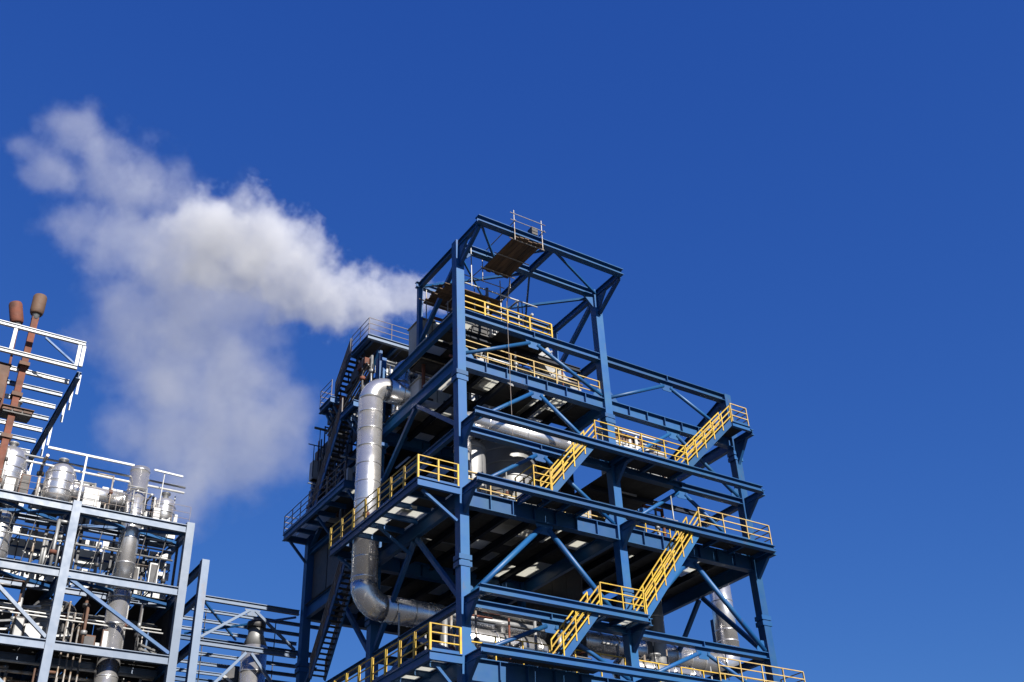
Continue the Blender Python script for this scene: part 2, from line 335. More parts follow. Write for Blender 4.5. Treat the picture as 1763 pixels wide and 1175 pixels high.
# left side platforms -------------------------------------------------
def sideplat(z, xo, y0, y1, ny, ye=None):
    T.add('edge_beam', ib((xo+.09, y0+.02, z), (xo+.09, y1, z), .36, .16), BLUE)
    T.add('edge_beam', ib((xo, y0, z+.004), (-.003, y0, z+.004), .38, .16), BLUE)
    T.add('edge_beam', ib((xo+.18, y1-.09, z-.003), (-.003, y1-.09, z-.003), .34, .16), BLUE)
    for k in range(1, ny):
        yy = y0+(y1-y0)*k/ny; T.add('joist', ib((xo+.18, yy, z-.002), (-.003, yy, z-.002), .24, .12), BLUE)
    dx = -xo/2; me = mesh('deck_panel', box(.02, dx-.02, .02, (y1-y0)/ny-.02, 0, .02), DECK); me2 = mesh('deck_panel', box(.02, dx-.02, .02, (y1-y0)/ny-.02, 0, .02), GRATE)
    for a in range(2):
        for b in range(ny): 
            if not (abs(xo+a*dx+dx/2+1.0) < .9 and abs(y0+(b+.5)*(y1-y0)/ny-7.2) < .75): T.put('deck_panel', me2 if rnd.random() < .4 else me, (xo+a*dx, y0+b*(y1-y0)/ny, z+.004))
    for yy in (y0+.25, (y0+y1)/2, y1-.3):
        T.add('brace', bar((xo+.35, yy, z-.4), (-.02, yy, z-1.5), .12, .12), BLUE)
sideplat(Z3, -2.1, .0, 9.0, 7); sideplat(Z2, -1.5, .0, 9.0, 7)
T.railing([(-.05, .06, Z3+.03), (-2.05, .06, Z3+.03), (-2.05, 9.0, Z3+.03)], YEL, post=.10, tube=.043, step=1.3)
T.railing([(-.05, .06, Z2+.03), (-1.45, .06, Z2+.03), (-1.45, 9.0, Z2+.03)], YEL, post=.12, tube=.043, step=1.25)
# rear left platforms, stairs and upper back block
sideplat(26.2, -1.4, 9.2, 17.2, 6); T.railing([(-1.36, 9.2, 26.23), (-1.36, 17.15, 26.23), (-.1, 17.15, 26.23)], DIM, step=1.2, tube=.035, post=.045)
T.stair((-1.1, 12.7, Z2M-.2), (-1.1, 9.0, Z3), (1, 0, 0), .75, DIM, BLUE)
T.stair((-1.15, 13.6, 26.25), (-1.15, 10.4, 30.7), (1, 0, 0), .75, DIM, BLUE)
sideplat(30.7, -1.3, 8.7, 10.4, 2)
T.add('edge_beam', ib((-.7, 8.5, 35.0), (6.5, 8.5, 35.0), .3, .2), PALE); T.add('edge_beam', ib((-.6, 8.62, 34.99), (-.6, 10.7, 34.99), .3, .2), BLUE)
for k, x in enumerate((-.3, 1.2, 2.7, 4.2, 5.7)): T.add('joist', ib((x, 8.62, 34.98), (x, 10.8, 34.98), .25, .14), BLUE)
floor(35.0, -.7, 6.5, 8.62, 10.8, 6, 2); T.railing([(6.4, 8.5, 35.03), (-.65, 8.5, 35.03), (-.65, 10.7, 35.03)], DIM, toe=False, step=1.3, tube=.028, post=.038)
T.stair((-.65, 12.6, 33.0), (-.65, 10.8, 35.0), (1, 0, 0), .75, DIM, NAVY)
sideplat(32.9, -1.05, 12.4, 14.0, 2); T.railing([(-1.0, 12.4, 32.93), (-1.0, 13.95, 32.93), (0, 13.95, 32.93)], DIM, toe=False, tube=.03, post=.04)
for x, y in ((0, 12.6), (0, 16.75), (6.0, 8.6), (6.0, 12.0), (3.0, 8.75)): T.add('post', box(x+.05, x+.3, y+.05, y+.3, Z4, 30.9 if y > 16 else 34.7 if y < 12.5 else 33.0), BLUE)
T.add('brace', bar((.2, 8.9, 32.4), (.2, 16.8, 29.6), .2, .2), BLUE); T.add('brace', bar((.2, 8.9, 34.4), (.2, 12.6, 31.0), .16, .16), BLUE)
T.add('beam', ib((.2, 8.86, Z5+.8), (.2, 13.9, Z5+.8), .4, .2), BLUE); T.add('beam', ib((-.05, 8.3, 33.9), (-.05, 8.3, 31.2), .2, .16), BLUE)
for k in range(5):
    y = 9.2+k*1.0; z = 34.3-max(0, y-10.5)*.55
    T.add('cable_tray', box(-.5+.1*(k % 3), -.05, y, y+.95, z-.75-.25*(k % 2), z-.35), DARK if k % 3 else RUST)
    T.add('hanger', bar((-.35, y+.4, z-.35), (-.35, y+.4, z+.35), .06, .06), NAVY)
for k in range(5): T.add('conduit', rod((-.5+.1*k, 8.9, 33.4-.1*k), (-.5+.1*k, 14.0, 31.4-.1*k), .05), TUBE if k % 2 else DARK)
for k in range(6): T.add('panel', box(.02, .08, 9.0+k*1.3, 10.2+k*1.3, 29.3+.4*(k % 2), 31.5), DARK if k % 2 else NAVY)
for k in range(4): T.add('panel', box(.30, .36, 9.0+k*1.9, 10.8+k*1.9, 22.5, 25.6), DARK)
# white cladding sheets along the upper back block
for r in range(3):
    for k in range(6):
        if (r, k) in ((1, 4), (2, 1)): continue
        T.add('cladding_sheet', box(.35+k*.98, 1.27+k*.98, 9.6+.02*(k % 2), 9.64+.02*(k % 2), 34.5-r*1.5-1.1, 34.5-r*1.5), CLAD)
# roof frame -----------------------------------------------------------
YB = 4.2
T.add('beam', ib((-.02, -2.1, ZR), (9.02, -2.1, ZR), .38, .36, .04), BLUE)
T.add('beam', ib((.455, .2, ZR-.01), (8.725, .2, ZR-.01), .38, .36, .04), BLUE)
T.add('beam', ib((-.02, YB, ZR-.02), (9.2, YB, ZR-.02), .34, .24), BLUE)
for x, h in ((.22, .36), (4.6, .32), (8.96, .36)):
    T.add('beam', ib((x, -1.96, ZR-.03), (x, .05 if x != 4.6 else .06, ZR-.03), h, .22), BLUE)
    T.add('beam', ib((x, .455 if x != 4.6 else .34, ZR-.03), (x, YB-.13, ZR-.03), h, .22), BLUE)
for x in (.22, 8.96):
    T.add('knee_brace', bar((x, -1.9, ZR-.42), (x, -.02, ZR-1.55), .16, .2), BLUE)
    T.add('gusset', plate([(x, -.01, ZR-.42), (x, -.75, ZR-.42), (x, -.01, ZR-1.3)], (1, 0, 0), .12), BLUE)
    T.add('gusset', plate([(.46 if x < 1 else 8.72, .2, ZR-.38), ((.46 if x < 1 else 8.72)+(.7 if x < 1 else -.7), .2, ZR-.38), (.46 if x < 1 else 8.72, .2, ZR-1.1)], (0, 1, 0), .1), BLUE)
def thin(a, b, t=.11): T.add('brace', bar(a, b, t, t), BLUE)
zz = ZR-.25
thin((.3, -1.95, zz), (2.3, .05, zz)); thin((2.5, .05, zz), (4.45, -1.95, zz)); thin((4.75, -1.95, zz), (8.85, .03, zz)); 
thin((4.45, .4, zz), (.4, 4.05, zz), .13); thin((4.75, .4, zz), (6.9, 4.05, zz), .1); thin((8.85, .5, zz), (4.8, 4.05, zz), .13); thin((.4, .5, zz), (4.4, 4.0, zz), .1)
for x in (.1, 8.85): T.add('post', box(x, x+.24, YB-.12, YB+.12, Z5, ZR-.37), BLUE)
T.add('beam', ib((.1, YB, Z5+.9), (6.4, YB, Z5+.9), .3, .2), BLUE)
thin((8.95, .5, ZR-.6), (8.95, YB-.1, Z5+1.2), .22); thin((.25, .5, ZR-1.2), (.25, YB, Z5+.3), .2)
# a lightning rod and conduits on the frame
T.add('conduit', rod((2.9, -.05, Z3M), (2.9, -.05, 33.2), .014), DIM); T.add('conduit', rod((.7, -.3, 33.2), (.7, -.3, 35.6), .03), GALV)

def piping(t, x0, x1, y0, y1, z0, z1, nv, nh, nb, mats=None, rs=(.03, .09)):
    mats = mats or (GALV, DULL, CLAD, DARK, RUST, TUBE, DULL2); pts = []
    for k in range(nv):
        x, y, h, r = rnd.uniform(x0, x1), rnd.uniform(y0, y1), rnd.uniform(.45, 1)*(z1-z0), rnd.uniform(*rs); pts.append((x, y, z0+h))
        m = rnd.choice(mats); p = t.add('conduit', rod((x, y, z0+.02), (x, y, z0+h), r), m, smooth=True)
        if rnd.random() < .5: t.add('valve', lathe([(r, -.12), (r*2.2, -.08), (r*2.2, .08), (r, .12)], (x, y, z0+h*rnd.uniform(.3, .8)), n=12), rnd.choice((DARK, GALV, RUST)), p, True)
        if rnd.random() < .6:
            L = rnd.uniform(.5, 1.8)*rnd.choice((-1, 1)); e = (min(x1, max(x0, x+L)), y, z0+h) if rnd.random() < .6 else (x, min(y1, max(y0, y+L)), z0+h)
            if (V(e)-V((x, y, z0+h))).length > .2: t.add('conduit', rod((x, y, z0+h-r), (e[0], e[1], z0+h-r), r), m, p, True)
    for k in range(nh):
        y, z, r = rnd.uniform(y0, y1), rnd.uniform(z0+.4*(z1-z0), z1), rnd.uniform(*rs)
        p = t.add('process_line', rod((x0, y, z), (x1, y, z), r), rnd.choice(mats), smooth=True)
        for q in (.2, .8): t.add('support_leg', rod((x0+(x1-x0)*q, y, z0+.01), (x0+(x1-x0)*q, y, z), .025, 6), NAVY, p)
    for k in range(nb):
        x, y, a, b, h = rnd.uniform(x0, x1-.5), rnd.uniform(y0, y1-.4), rnd.uniform(.25, .8), rnd.uniform(.2, .6), rnd.uniform(.3, 1.3)
        p = t.add('equipment_box', box(x, x+a, y, y+b, z0+.03, z0+.03+h), rnd.choice((CLAD, DULL2, DARK, BROWN, DULL)))
        t.add('cover_plate', box(x+.05, x+a-.05, y-.02, y-.002, z0+.1, z0+h-.05), rnd.choice((GALV, DULL2, DARK)), p)
piping(T, .8, 8.2, 1.0, 4.2, Z4+.03, Z5-.3, 16, 3, 10)
piping(T, .8, 8.3, 4.4, 8.0, Z4+.03, 33.0, 14, 3, 8)
piping(T, .7, 5.6, .8, 3.8, Z5+.03, 34.6, 12, 2, 6)
piping(T, .8, 8.3, .9, 3.2, Z3+.03, Z3M-.2, 12, 1, 10)
piping(T, 9.4, 13.2, .6, 2.0, Z3M+.03, Z4-.9, 22, 5, 12, (GALV, CLAD, BROWN, RUST, DULL2, TUBE))
piping(T, 9.5, 14.8, .9, 5.0, Z3+.03, Z3M-.4, 12, 2, 8)
piping(T, .8, 8.2, .9, 5.4, Z2+.03, Z2M+.3, 14, 2, 8); piping(T, 9.4, 17.0, .9, 5.4, Z2+.03, Z2M+.3, 14, 2, 8)
piping(T, -1.9, -.15, 1.2, 5.6, Z3+.03, Z3+1.6, 3, 0, 2, (GALV, DARK)); piping(T, -.9, 1.5, 9.2, 16.4, 26.3, 30.4, 22, 4, 12, (DARK, DULL, GALV, RUST, DULL2)); piping(T, -.5, 1.2, 8.9, 11.6, 30.75, 34.5, 14, 3, 6, (DARK, DULL, GALV, DULL2));
piping(T, -.9, .9, 12.5, 16.6, 29.3, 32.5, 12, 3, 8, (DARK, DULL, NAVY, RUST)); piping(T, .4, 6.0, 8.9, 9.5, Z4+.03, 34.4, 10, 3, 0, (GALV, DARK, CLAD))
# flood lamps under the decks
for x, y, z in ((3, .1, Z4-.75), (12, .1, Z3-.85), (6.5, -1.0, Z3M-.2), (15, -1.0, Z3-.2), (-1.2, 2.0, Z3-.35)):
    T.add('flood_lamp', plate([(x-.15, y, z), (x+.15, y, z), (x+.11, y-.12, z-.18), (x-.11, y-.12, z-.18)], (0, .6, 1), .06), GALV)
# ================================================================== scaffold under the roof frame
S = Thing('scaffold_platform', 'brown timber scaffold platform hung under the blue roof frame', 'scaffold', (2.8, -.6, 35.4))
for k in range(6):
    x = 2.02+k*.27; S.add('plank', box(x, x+.25, -2.35-.06*(k % 3), .75+.08*(k % 2), 35.45+.006*(k % 2), 35.50+.006*(k % 2)), WOOD)
for x, y in ((2.0, -2.4), (3.68, -2.4), (2.0, .7), (3.68, .7)): S.add('upright', rod((x, y, 34.6 if y > 0 else 35.2), (x, y, 37.1 if y < 0 else 36.5), .024), TUBE)
for z in (36.85, 36.4): S.add('guard_rail', rod((1.75, -2.44, z), (3.9, -2.44, z), .02), TUBE)
for y in (-2.2, -.8, .55): S.add('bearer', rod((1.8, y, 35.40), (3.9, y, 35.40), .03), TUBE)
S.add('ledger', rod((1.95, -2.6, 36.3), (1.95, 1.0, 36.3), .028), TUBE); S.add('ledger', rod((3.7, -2.6, 36.3), (3.7, 1.0, 36.3), .028), TUBE)
S.add('hoist', box(3.15, 3.5, -2.3, -1.9, 36.15, 36.6), DARK); S.add('tie_tube', rod((2.0, .7, 35.5), (.9, 2.4, 34.2), .025), TUBE); S.add('tie_tube', rod((3.68, .7, 35.4), (4.6, 2.9, 33.2), .025), TUBE)
S2 = Thing('scaffold_platform', 'dark plank scaffold walkway just above the top yellow railing', 'scaffold', (1.5, .9, 33.6))
for k in range(5): S2.add('plank', box(-.3+.15*(k % 2), 3.1+.1*(k % 3), .62+k*.26, .86+k*.26, 33.62, 33.67), WOOD)
for x in (.65, 2.95): 
    for y in (.55, 2.0): S2.add('upright', rod((x, y, Z5+.03), (x, y, 34.9), .03), TUBE)
S2.add('guard_rail', rod((.4, .55, 34.5), (3.2, .55, 34.5), .025), TUBE); S2.add('bearer', rod((.65, .4, 33.59), (.65, 2.2, 33.59), .03), TUBE); S2.add('bearer', rod((2.95, .4, 33.59), (2.95, 2.2, 33.59), .03), TUBE)
S3 = Thing('scaffold_platform', 'wide brown plank deck at the rear corner under the roof frame', 'scaffold', (1, 3.4, 34.6))
for k in range(8): S3.add('plank', box(.35+.06*(k % 3), 2.3+.12*(k % 2), 2.3+k*.24, 2.52+k*.24, 34.82, 34.87), WOOD)
for y in (2.5, 3.9): S3.add('bearer', rod((.0, y, 34.79), (2.6, y, 34.79), .035), TUBE)
for x in (.5, 2.2): S3.add('upright', rod((x, 4.0, Z5), (x, 4.0, 35.6), .03), TUBE)

# ================================================================== pipes of the tower
PR = .63; PY = 7.2; PX = -1.0
P = Thing('loop_pipe', 'thick silver pipe running down the left side and under the middle deck', 'pipe', (PX, PY, Z2))
P.add('elbow', elbow((PX, PY, 29.9), (0, 0, 1), (1, 0, 0), .95, PR, 9), ALU, smooth=True)
P.pipe((PX+.95, PY, 30.85), (3.4, PY, 30.85), PR, bands=(.2, .75))
P.pipe((PX, PY, 20.0), (PX, PY, 29.9), PR, bands=[.02+.1*k for k in range(10)])
P.add('elbow', elbow((PX, PY, 20.0), (0, 0, -1), (1, 0, 0), 1.0, PR+.02, 6), ALU, smooth=True)
P.pipe((PX+1.0, PY, 19.0), (21.0, PY, 19.0), PR, bands=[.02+.048*k for k in range(20)])
P.add('elbow', elbow((21.0, PY, 19.0), (1, 0, 0), (0, 0, 1), 1.0, PR+.02, 7), ALU, smooth=True)
P.pipe((22.0, PY, 20.0), (22.0, PY, 24.6), PR, bands=(.08, .22, .6))
P.add('elbow', elbow((22.0, PY, 24.6), (0, 0, 1), (-1, 0, 0), .9, PR, 7), ALU, smooth=True)
P.add('support_post', box(21.85, 22.15, PY+.7, PY+1.0, 0, 22.0), BLUE)
for x in (3.5, 9.8, 15.5): P.add('saddle', box(x-.12, x+.12, PY-.5, PY+.5, Z2+.03, 19.0-PR+.12), BLUE)
for z in (27.6, 23.4): P.add('clamp_arm', bar((PX+.55, PY, z), (.02, PY, z), .14, .18), BLUE)
P.add('hanger_rod', rod((.2, 5.9, 16.2), (.2, 5.9, 18.4), .05), GALV)

Q = Thing('cross_pipe', 'white horizontal pipe behind the upper front beams turning down at its end', 'pipe', (1.2, 1.7, Z3))
Q.pipe((1.75, 1.7, 26.85), (9.6, 1.7, 26.85), .41, ALU, bands=(.1, .38, .7))
Q.add('elbow', elbow((1.75, 1.7, 26.85), (-1, 0, 0), (0, 0, -1), .55, .41, 8), ALU, smooth=True)
Q.pipe((1.2, 1.7, 26.3), (1.2, 1.7, Z3+.03), .41, ALU, bands=(.3, .7))
UD = Thing('silver_duct_bend', 'silver duct bend under the rear railed deck', 'duct', (1.2, 8.0, 31)); UD.pipe((1.6, 7.7, 33.0), (4.6, 7.7, 33.0), .5, ALU, bands=(.1, .35, .6, .85)); UD.add('elbow', elbow((1.6, 7.7, 33.0), (-1, 0, 0), (0, 0, -1), .6, .5), ALU, smooth=True); UD.pipe((1.0, 7.7, Z4+.03), (1.0, 7.7, 32.4), .5, ALU, bands=(.2, .5, .8))
U = Thing('riser_pipe', 'grey vertical pipe dropping below the right half of the middle deck', 'pipe', (14.9, 5.2, Z2))
U.pipe((14.9, 5.2, Z2+.03), (14.9, 5.2, 21.9), .5, DULL, bands=(.3, .75))

def vessel(name, label, x, y, z0, z1, r, m, cone=0, ribs=0, dome=.35, cat='vessel'):
    t = Thing(name, label, cat, (x, y, z0))
    t.add('skirt', lathe([(r*.8, 0), (r*.8, .3)], (x, y, z0+.005)), DARK, smooth=True)
    prof = [(r*.5, .3), (r*.85, .3+dome*.4), (r, .3+dome)] if not cone else [(r*.25, .3), (r, .3+cone)]
    H = z1-z0
    prof += [(r, H-dome), (r*.86, H-dome*.4), (r*.5, H-.06), (r*.08, H)]
    b = t.add('shell', lathe(prof, (x, y, z0), n=32), m, smooth=True)
    for k in range(ribs):
        h = .5+dome+(H-2*dome-.7)*k/max(1, ribs-1); t.add('band', lathe([(r+.01, h), (r+.035, h+.02), (r+.035, h+.10), (r+.01, h+.12)], (x, y, z0), n=32), m, b, True)
    t.add('nozzle', lathe([(.16, -.1), (.16, .35), (.26, .35), (.26, .42)], (x, y, z1-.1)), GALV, smooth=True)
    return t
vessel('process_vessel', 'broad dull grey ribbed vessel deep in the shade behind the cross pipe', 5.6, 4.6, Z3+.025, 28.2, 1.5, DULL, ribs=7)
vessel('process_vessel', 'pale grey hopper vessel close behind the corner column', 2.6, 3.3, Z3+.025, 26.6, .75, DULL, cone=1.4, ribs=2)
SD = Thing('sloping_duct', 'pale grey square duct sloping down behind the upper cream railing', 'duct', (7.4, 2.4, Z4))
SD.add('duct_body', bar((6.3, 2.4, 32.6), (8.0, 2.4, 30.2), .95, .95, (0, 1, 0)), DULL2); SD.add('hopper', plate([(7.5, 2.4, 30.6), (8.6, 2.4, 30.9), (8.3, 2.4, 29.25), (7.8, 2.4, 29.25)], (0, 1, 0), .9), DULL2)
for f in (.15, .5, .85): SD.add('flange', bar(V((6.3, 2.4, 32.6)).lerp(V((8.0, 2.4, 30.2)), f-.015), V((6.3, 2.4, 32.6)).lerp(V((8.0, 2.4, 30.2)), f+.015), 1.08, 1.08, (0, 1, 0)), GALV)
SD.add('support', box(6.5, 6.62, 2.3, 2.42, Z4+.03, 32.0), NAVY)
vessel('process_vessel', 'squat white vessel in the middle of the upper deck', 5.6, 3.2, Z4+.025, 31.4, .8, CLAD, ribs=2)
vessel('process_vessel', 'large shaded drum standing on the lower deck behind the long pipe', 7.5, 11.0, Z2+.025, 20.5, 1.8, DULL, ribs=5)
# boxes of clad equipment
def unit(name, label, x0, x1, y0, y1, z0, z1, m, mf=DARK, cat='equipment', nx=3):
    t = Thing(name, label, cat, ((x0+x1)/2, (y0+y1)/2, z0))
    t.add('frame', box(x0+.06, x1-.06, y0+.06, y1-.06, z0+.01, z1-.05), mf)
    dx = (x1-x0)/nx
    for k in range(nx):
        t.add('front_panel', box(x0+k*dx+.03, x0+(k+1)*dx-.03, y0, y0+.055, z0+.12, z1-.12), m)
    t.add('side_panel', box(x0, x0+.055, y0+.08, y1-.08, z0+.12, z1-.12), m); t.add('side_panel', box(x1-.055, x1, y0+.08, y1-.08, z0+.12, z1-.12), m)
    t.add('top_cover', box(x0-.05, x1+.05, y0-.05, y1+.05, z1-.045, z1), m)
    t.add('duct', lathe([(.14, 0), (.14, .5), (.2, .5), (.2, .58)], ((x0+x1)/2, (y0+y1)/2, z1)), GALV, smooth=True)
    return t
unit('clad_unit', 'white clad equipment box at the back of the upper deck near the corner', 1.0, 4.2, 5.6, 7.2, Z4+.025, 31.2, CLAD)
unit('clad_unit', 'white clad equipment box at the back of the upper deck beside the sloping duct', 5.2, 8.3, 6.0, 7.6, Z4+.025, 31.6, CLAD)
unit('clad_unit', 'low white cabinet behind the cream railing of the upper deck', 2.0, 4.0, 2.2, 3.0, Z4+.025, 30.6, CLAD)
unit('clad_unit', 'cream clad box at the rear corner below the plank deck', .5, 2.6, 4.6, 6.0, Z5-.4, 34.2, CREAMC)
unit('clad_unit', 'long white clad duct across the back of the upper deck', .8, 8.4, 7.75, 8.25, Z4+.9, Z5+.6, CLAD, nx=9)
unit('clad_unit', 'dark cabinet behind the top yellow railing', 1.0, 5.4, 1.6, 3.2, Z5+.03, 33.3, DARK, nx=5)
unit('clad_unit', 'low pale box on the middle deck behind the corner', .8, 3.6, 5.6, 7.0, Z3+.03, 23.6, CLAD)
unit('clad_unit', 'low pale box on the middle deck below the ribbed vessel', 3.0, 5.0, 1.6, 2.5, Z3+.03, 23.2, CLAD)
unit('clad_unit', 'rusty brown machine on the deck behind the upper right walkway', 9.9, 11.3, .9, 1.9, Z3M+.03, 28.0, BROWN, BROWN, nx=2)
unit('clad_unit', 'small brown gearbox at the foot of the top right stair', 11.9, 13.0, .8, 1.7, Z3M+.03, 27.3, BROWN, BROWN, nx=2)
unit('clad_unit', 'white box on the middle deck under the right walkway', 13.6, 15.6, 4.4, 5.6, Z3+.03, 24.2, CLAD)
# thin process lines in the tower, as individual things
def line(label, pts, r, m, name='process_line'):
    t = Thing(name, label, 'pipe', pts[0])
    for a, b in zip(pts[:-1], pts[1:]): t.add('pipe_run', rod(a, b, r, 10), m, smooth=True)
    for p in pts[1:-1]: t.add('joint', lathe([(r*.7, -r*1.3), (r*1.3, -r*.7), (r*1.3, r*.7), (r*.7, r*1.3)], p, n=10), m, smooth=True)
line('white pipe bend beside the rusty machine behind the right walkway', [(9.5, 1.6, Z3M+.03), (9.5, 1.6, 28.3), (12.4, 1.6, 28.3), (12.4, 1.6, 27.4)], .11, CLAD)
line('white handrail-like pipe low behind the right walkway', [(9.4, 1.2, Z3M+.03), (9.4, 1.2, 27.9), (13.2, 1.2, 27.9)], .10, CLAD)
line('thin grey rod standing by the foot of the middle right stair', [(12.2, -.2, Z3+.05), (12.2, -.2, 24.4)], .035, GALV)
line('slim pipe over the lower silver run', [(1.5, 4.0, Z2+.03), (1.5, 4.0, 18.0), (7.8, 4.0, 18.0), (7.8, 4.0, 17.0)], .13, GALV)
line('slim pale pipe rising beside the sloping duct', [(6.5, 2.6, Z4+.03), (6.5, 2.6, 31.5), (6.5, 5.0, 31.5)], .09, CLAD)
line('rusty pipe standing at the corner of the upper deck', [(.9, 5.0, Z4+.03), (.9, 5.0, 33.6)], .10, RUST)
line('rusty pipe bend below the plank deck', [(1.5, 3.8, Z5+.03), (1.5, 3.8, 33.8), (.7, 3.8, 33.8)], .09, RUST)
# silver exchanger behind the lower railing
def hdrum(label, x0, x1, y, z, r, m=ALU):
    t = Thing('horizontal_drum', label, 'vessel', ((x0+x1)/2, y, z-r))
    L = x1-x0
    s = t.add('shell', lathe([(r*.3, -.3), (r*.75, -.2), (r, 0), (r, L), (r*.75, L+.2), (r*.3, L+.3)], (x0, y, z), (1, 0, 0), 30), m, smooth=True)
    for f in (.08, .35, .65, .92): t.add('band', lathe([(r+.01, 0), (r+.05, .02), (r+.05, .13), (r+.01, .15)], (x0+L*f, y, z), (1, 0, 0), 30), m, s, True)
    for f in (.2, .8): t.add('saddle', box(x0+L*f-.15, x0+L*f+.15, y-r*.7, y+r*.7, Z2+.03, z-r*.6), BLUE)
    t.add('nozzle', lathe([(.18, r-.1), (.18, r+.3), (.3, r+.3), (.3, r+.38)], (x0+L*.5, y, z)), GALV, smooth=True)
hdrum('silver drum lying behind the lower railing in the first bay', 1.6, 5.6, 2.6, 16.35, .62)
hdrum('silver drum lying behind the lower railing in the second bay', 10.2, 14.6, 2.6, 16.2, .6)

# ================================================================== left plant building
LY = 17.4
Lp = Thing('plant_building', 'pale blue steel plant frame filled with white cladding, at the picture edge', 'building', (-14, 21, 0))
LX = (-21.0, -16.9, -12.7, -6.75); LZ = (4, 11.0, 15.2, 18.75, 22.35, 25.85); LYs = (17.4, 23.5)
for i, x in enumerate(LX):
    for y in LYs:
        Lp.add('column', box(x, x+.42, y, y+.42, -.02, 26.0 if i != 1 else 25.4), PALE if y < 20 else BLUE)
for i in range(3):
    for z in LZ:
        for y in LYs:
            Lp.add('beam', ib((LX[i]+.425, y+.16, z), (LX[i+1]-.003, y+.16, z), .45, .24), PALE if y < 20 else BLUE)
        if z > 16: Lp.add('beam', ib((LX[i]+.425, LYs[0]+1.9, z-.3), (LX[i+1]-.003, LYs[0]+1.9, z-.3), .3, .2), PALE)
for x in LX:
    for z in LZ: Lp.add('beam', ib((x+.21, 17.83, z-.003), (x+.21, 23.49, z-.003), .5, .24), BLUE)
def lbr(a, b, t=.14, m=BLUE): Lp.add('brace', bar(a, b, t, t), m)
for i in range(3):
    a, b = LX[i]+.45, LX[i+1]
    lbr((a, 17.8, 25.45), (b, 19.2, 25.45)); lbr((b, 17.8, 25.43), (a, 19.2, 25.43))
    lbr((a, 17.8, 21.95), (b, 19.2, 21.95)); lbr((a, 17.62, 22.0), (b, 17.62, 18.9), .16, PALE if i == 1 else BLUE)
lbr((LX[1]+.4, 17.62, 18.3), (LX[2], 17.62, 15.4), .18, PALE); lbr((LX[2]+.4, 20.0, 22.0), (LX[3], 20.0, 25.3), .14)
for z, y0 in ((22.35, 19.6), (18.75, 17.9), (15.2, 17.9), (11.0, 17.9)):
    me = mesh('deck_panel', box(.02, 1.36, .02, 1.8, 0, .02), DECK)
    for a in range(10):
        for b in range(3):
            if rnd.random() < .12 and z > 20: continue
            Lp.put('deck_panel', me, (-20.4+a*1.38, y0+b*1.82, z+.004))
# white siding between the beams and on top, strip by strip
for z0, z1, nr in ((22.6, 25.5, 5), (19.2, 21.9, 0)):
    for r in range(nr):
        for k in range(11):
            if rnd.random() < .07: continue
            x = -20.4+k*1.27; h = (z1-z0)/nr
            Lp.add('siding_sheet', box(x, x+1.22, 20.6+.05*(k % 2), 20.64+.05*(k % 2), z0+r*h+.04, z0+(r+1)*h-.08-.1*rnd.random()), CLAD if rnd.random() < .8 else GALV)
for x0, x1, z0, z1, y in ((-20, -17.2, 26.0, 28.2, 20), (-17.0, -14.6, 26.1, 28.6, 20.4), (-14.3, -12.9, 26.0, 27.7, 19.8), (-12.6, -11.2, 26.0, 28.4, 20.2), (-11.0, -8.7, 26.2, 28.1, 19.6), (-8.5, -6.6, 26.0, 27.5, 20.0)):
    n = max(2, round((x1-x0)/.8)); d = (x1-x0)/n
    for k in range(n):
        for r in range(3):
            h = (z1-z0)/3; 
            if rnd.random() < .05: continue
            Lp.add('siding_sheet', box(x0+k*d+.015, x0+(k+1)*d-.015, y, y+.04, z0+r*h+.02, z0+(r+1)*h-.03), CLAD)
    Lp.add('frame_box', box(x0+.05, x1-.05, y+.06, y+1.6, z0, z1-.1), DULL)
Lp.add('top_rail', bar((-14.4, 17.9, 28.85), (-9.9, 17.9, 28.85), .11, .11), WHITEP); Lp.add('top_rail', bar((-8.8, 17.9, 28.85), (-7.2, 17.9, 28.8), .09, .09), WHITEP); Lp.add('rail_post', bar((-12.4, 17.9, 25.87), (-12.4, 17.9, 28.8), .09, .09, (1, 0, 0)), WHITEP); Lp.add('rail_post', bar((-8.2, 18.3, 25.87), (-8.2, 17.95, 28.8), .05, .05, (1, 0, 0)), GALV)
for k in range(9): Lp.add('post', box(-20.2+k*1.7, -20.08+k*1.7, 19.4, 19.52, 22.4, 28.0 if k % 2 else 25.6), DARK)
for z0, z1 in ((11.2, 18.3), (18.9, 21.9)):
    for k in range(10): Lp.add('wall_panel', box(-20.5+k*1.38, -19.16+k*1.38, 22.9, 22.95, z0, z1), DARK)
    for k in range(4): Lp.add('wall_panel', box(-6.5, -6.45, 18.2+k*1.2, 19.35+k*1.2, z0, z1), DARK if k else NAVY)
for k in range(14):
    x = -20+rnd.random()*13; z = 19+rnd.random()*2.2; Lp.add('conduit', bar((x, 18.6+rnd.random()*2, z), (x+.6+rnd.random()*1.5, 18.6+rnd.random()*2, z+.1), .08+.1*rnd.random(), .1), CLAD if k % 3 else GALV)
for k in range(10):
    x = -19.8+k*1.33; Lp.add('mesh_bar', bar((x, 20.4, 22.5), (x, 20.4, 25.4), .05, .05, (0, 1, 0)), DARK); lbr((x, 20.35, 22.6+.2*(k % 3)), (x+1.3, 20.35, 24.0+.3*(k % 4)), .06, DARK)
piping(Lp, -20, -7, 18.0, 19.4, 22.45, 25.4, 26, 3, 10, (GALV, DARK, NAVY, TUBE, DULL)); piping(Lp, -20, -7, 18.1, 20.5, 18.85, 21.9, 30, 4, 14, (GALV, DARK, TUBE, BROWN, DULL, CLAD)); piping(Lp, -20, -7, 18.1, 20.5, 15.3, 18.2, 26, 4, 14, (GALV, DARK, TUBE, BROWN, DULL))
piping(Lp, -19.5, -6.8, 18.0, 19.2, 25.9, 28.6, 22, 2, 10, (GALV, CLAD, ALU, DULL2, TUBE))
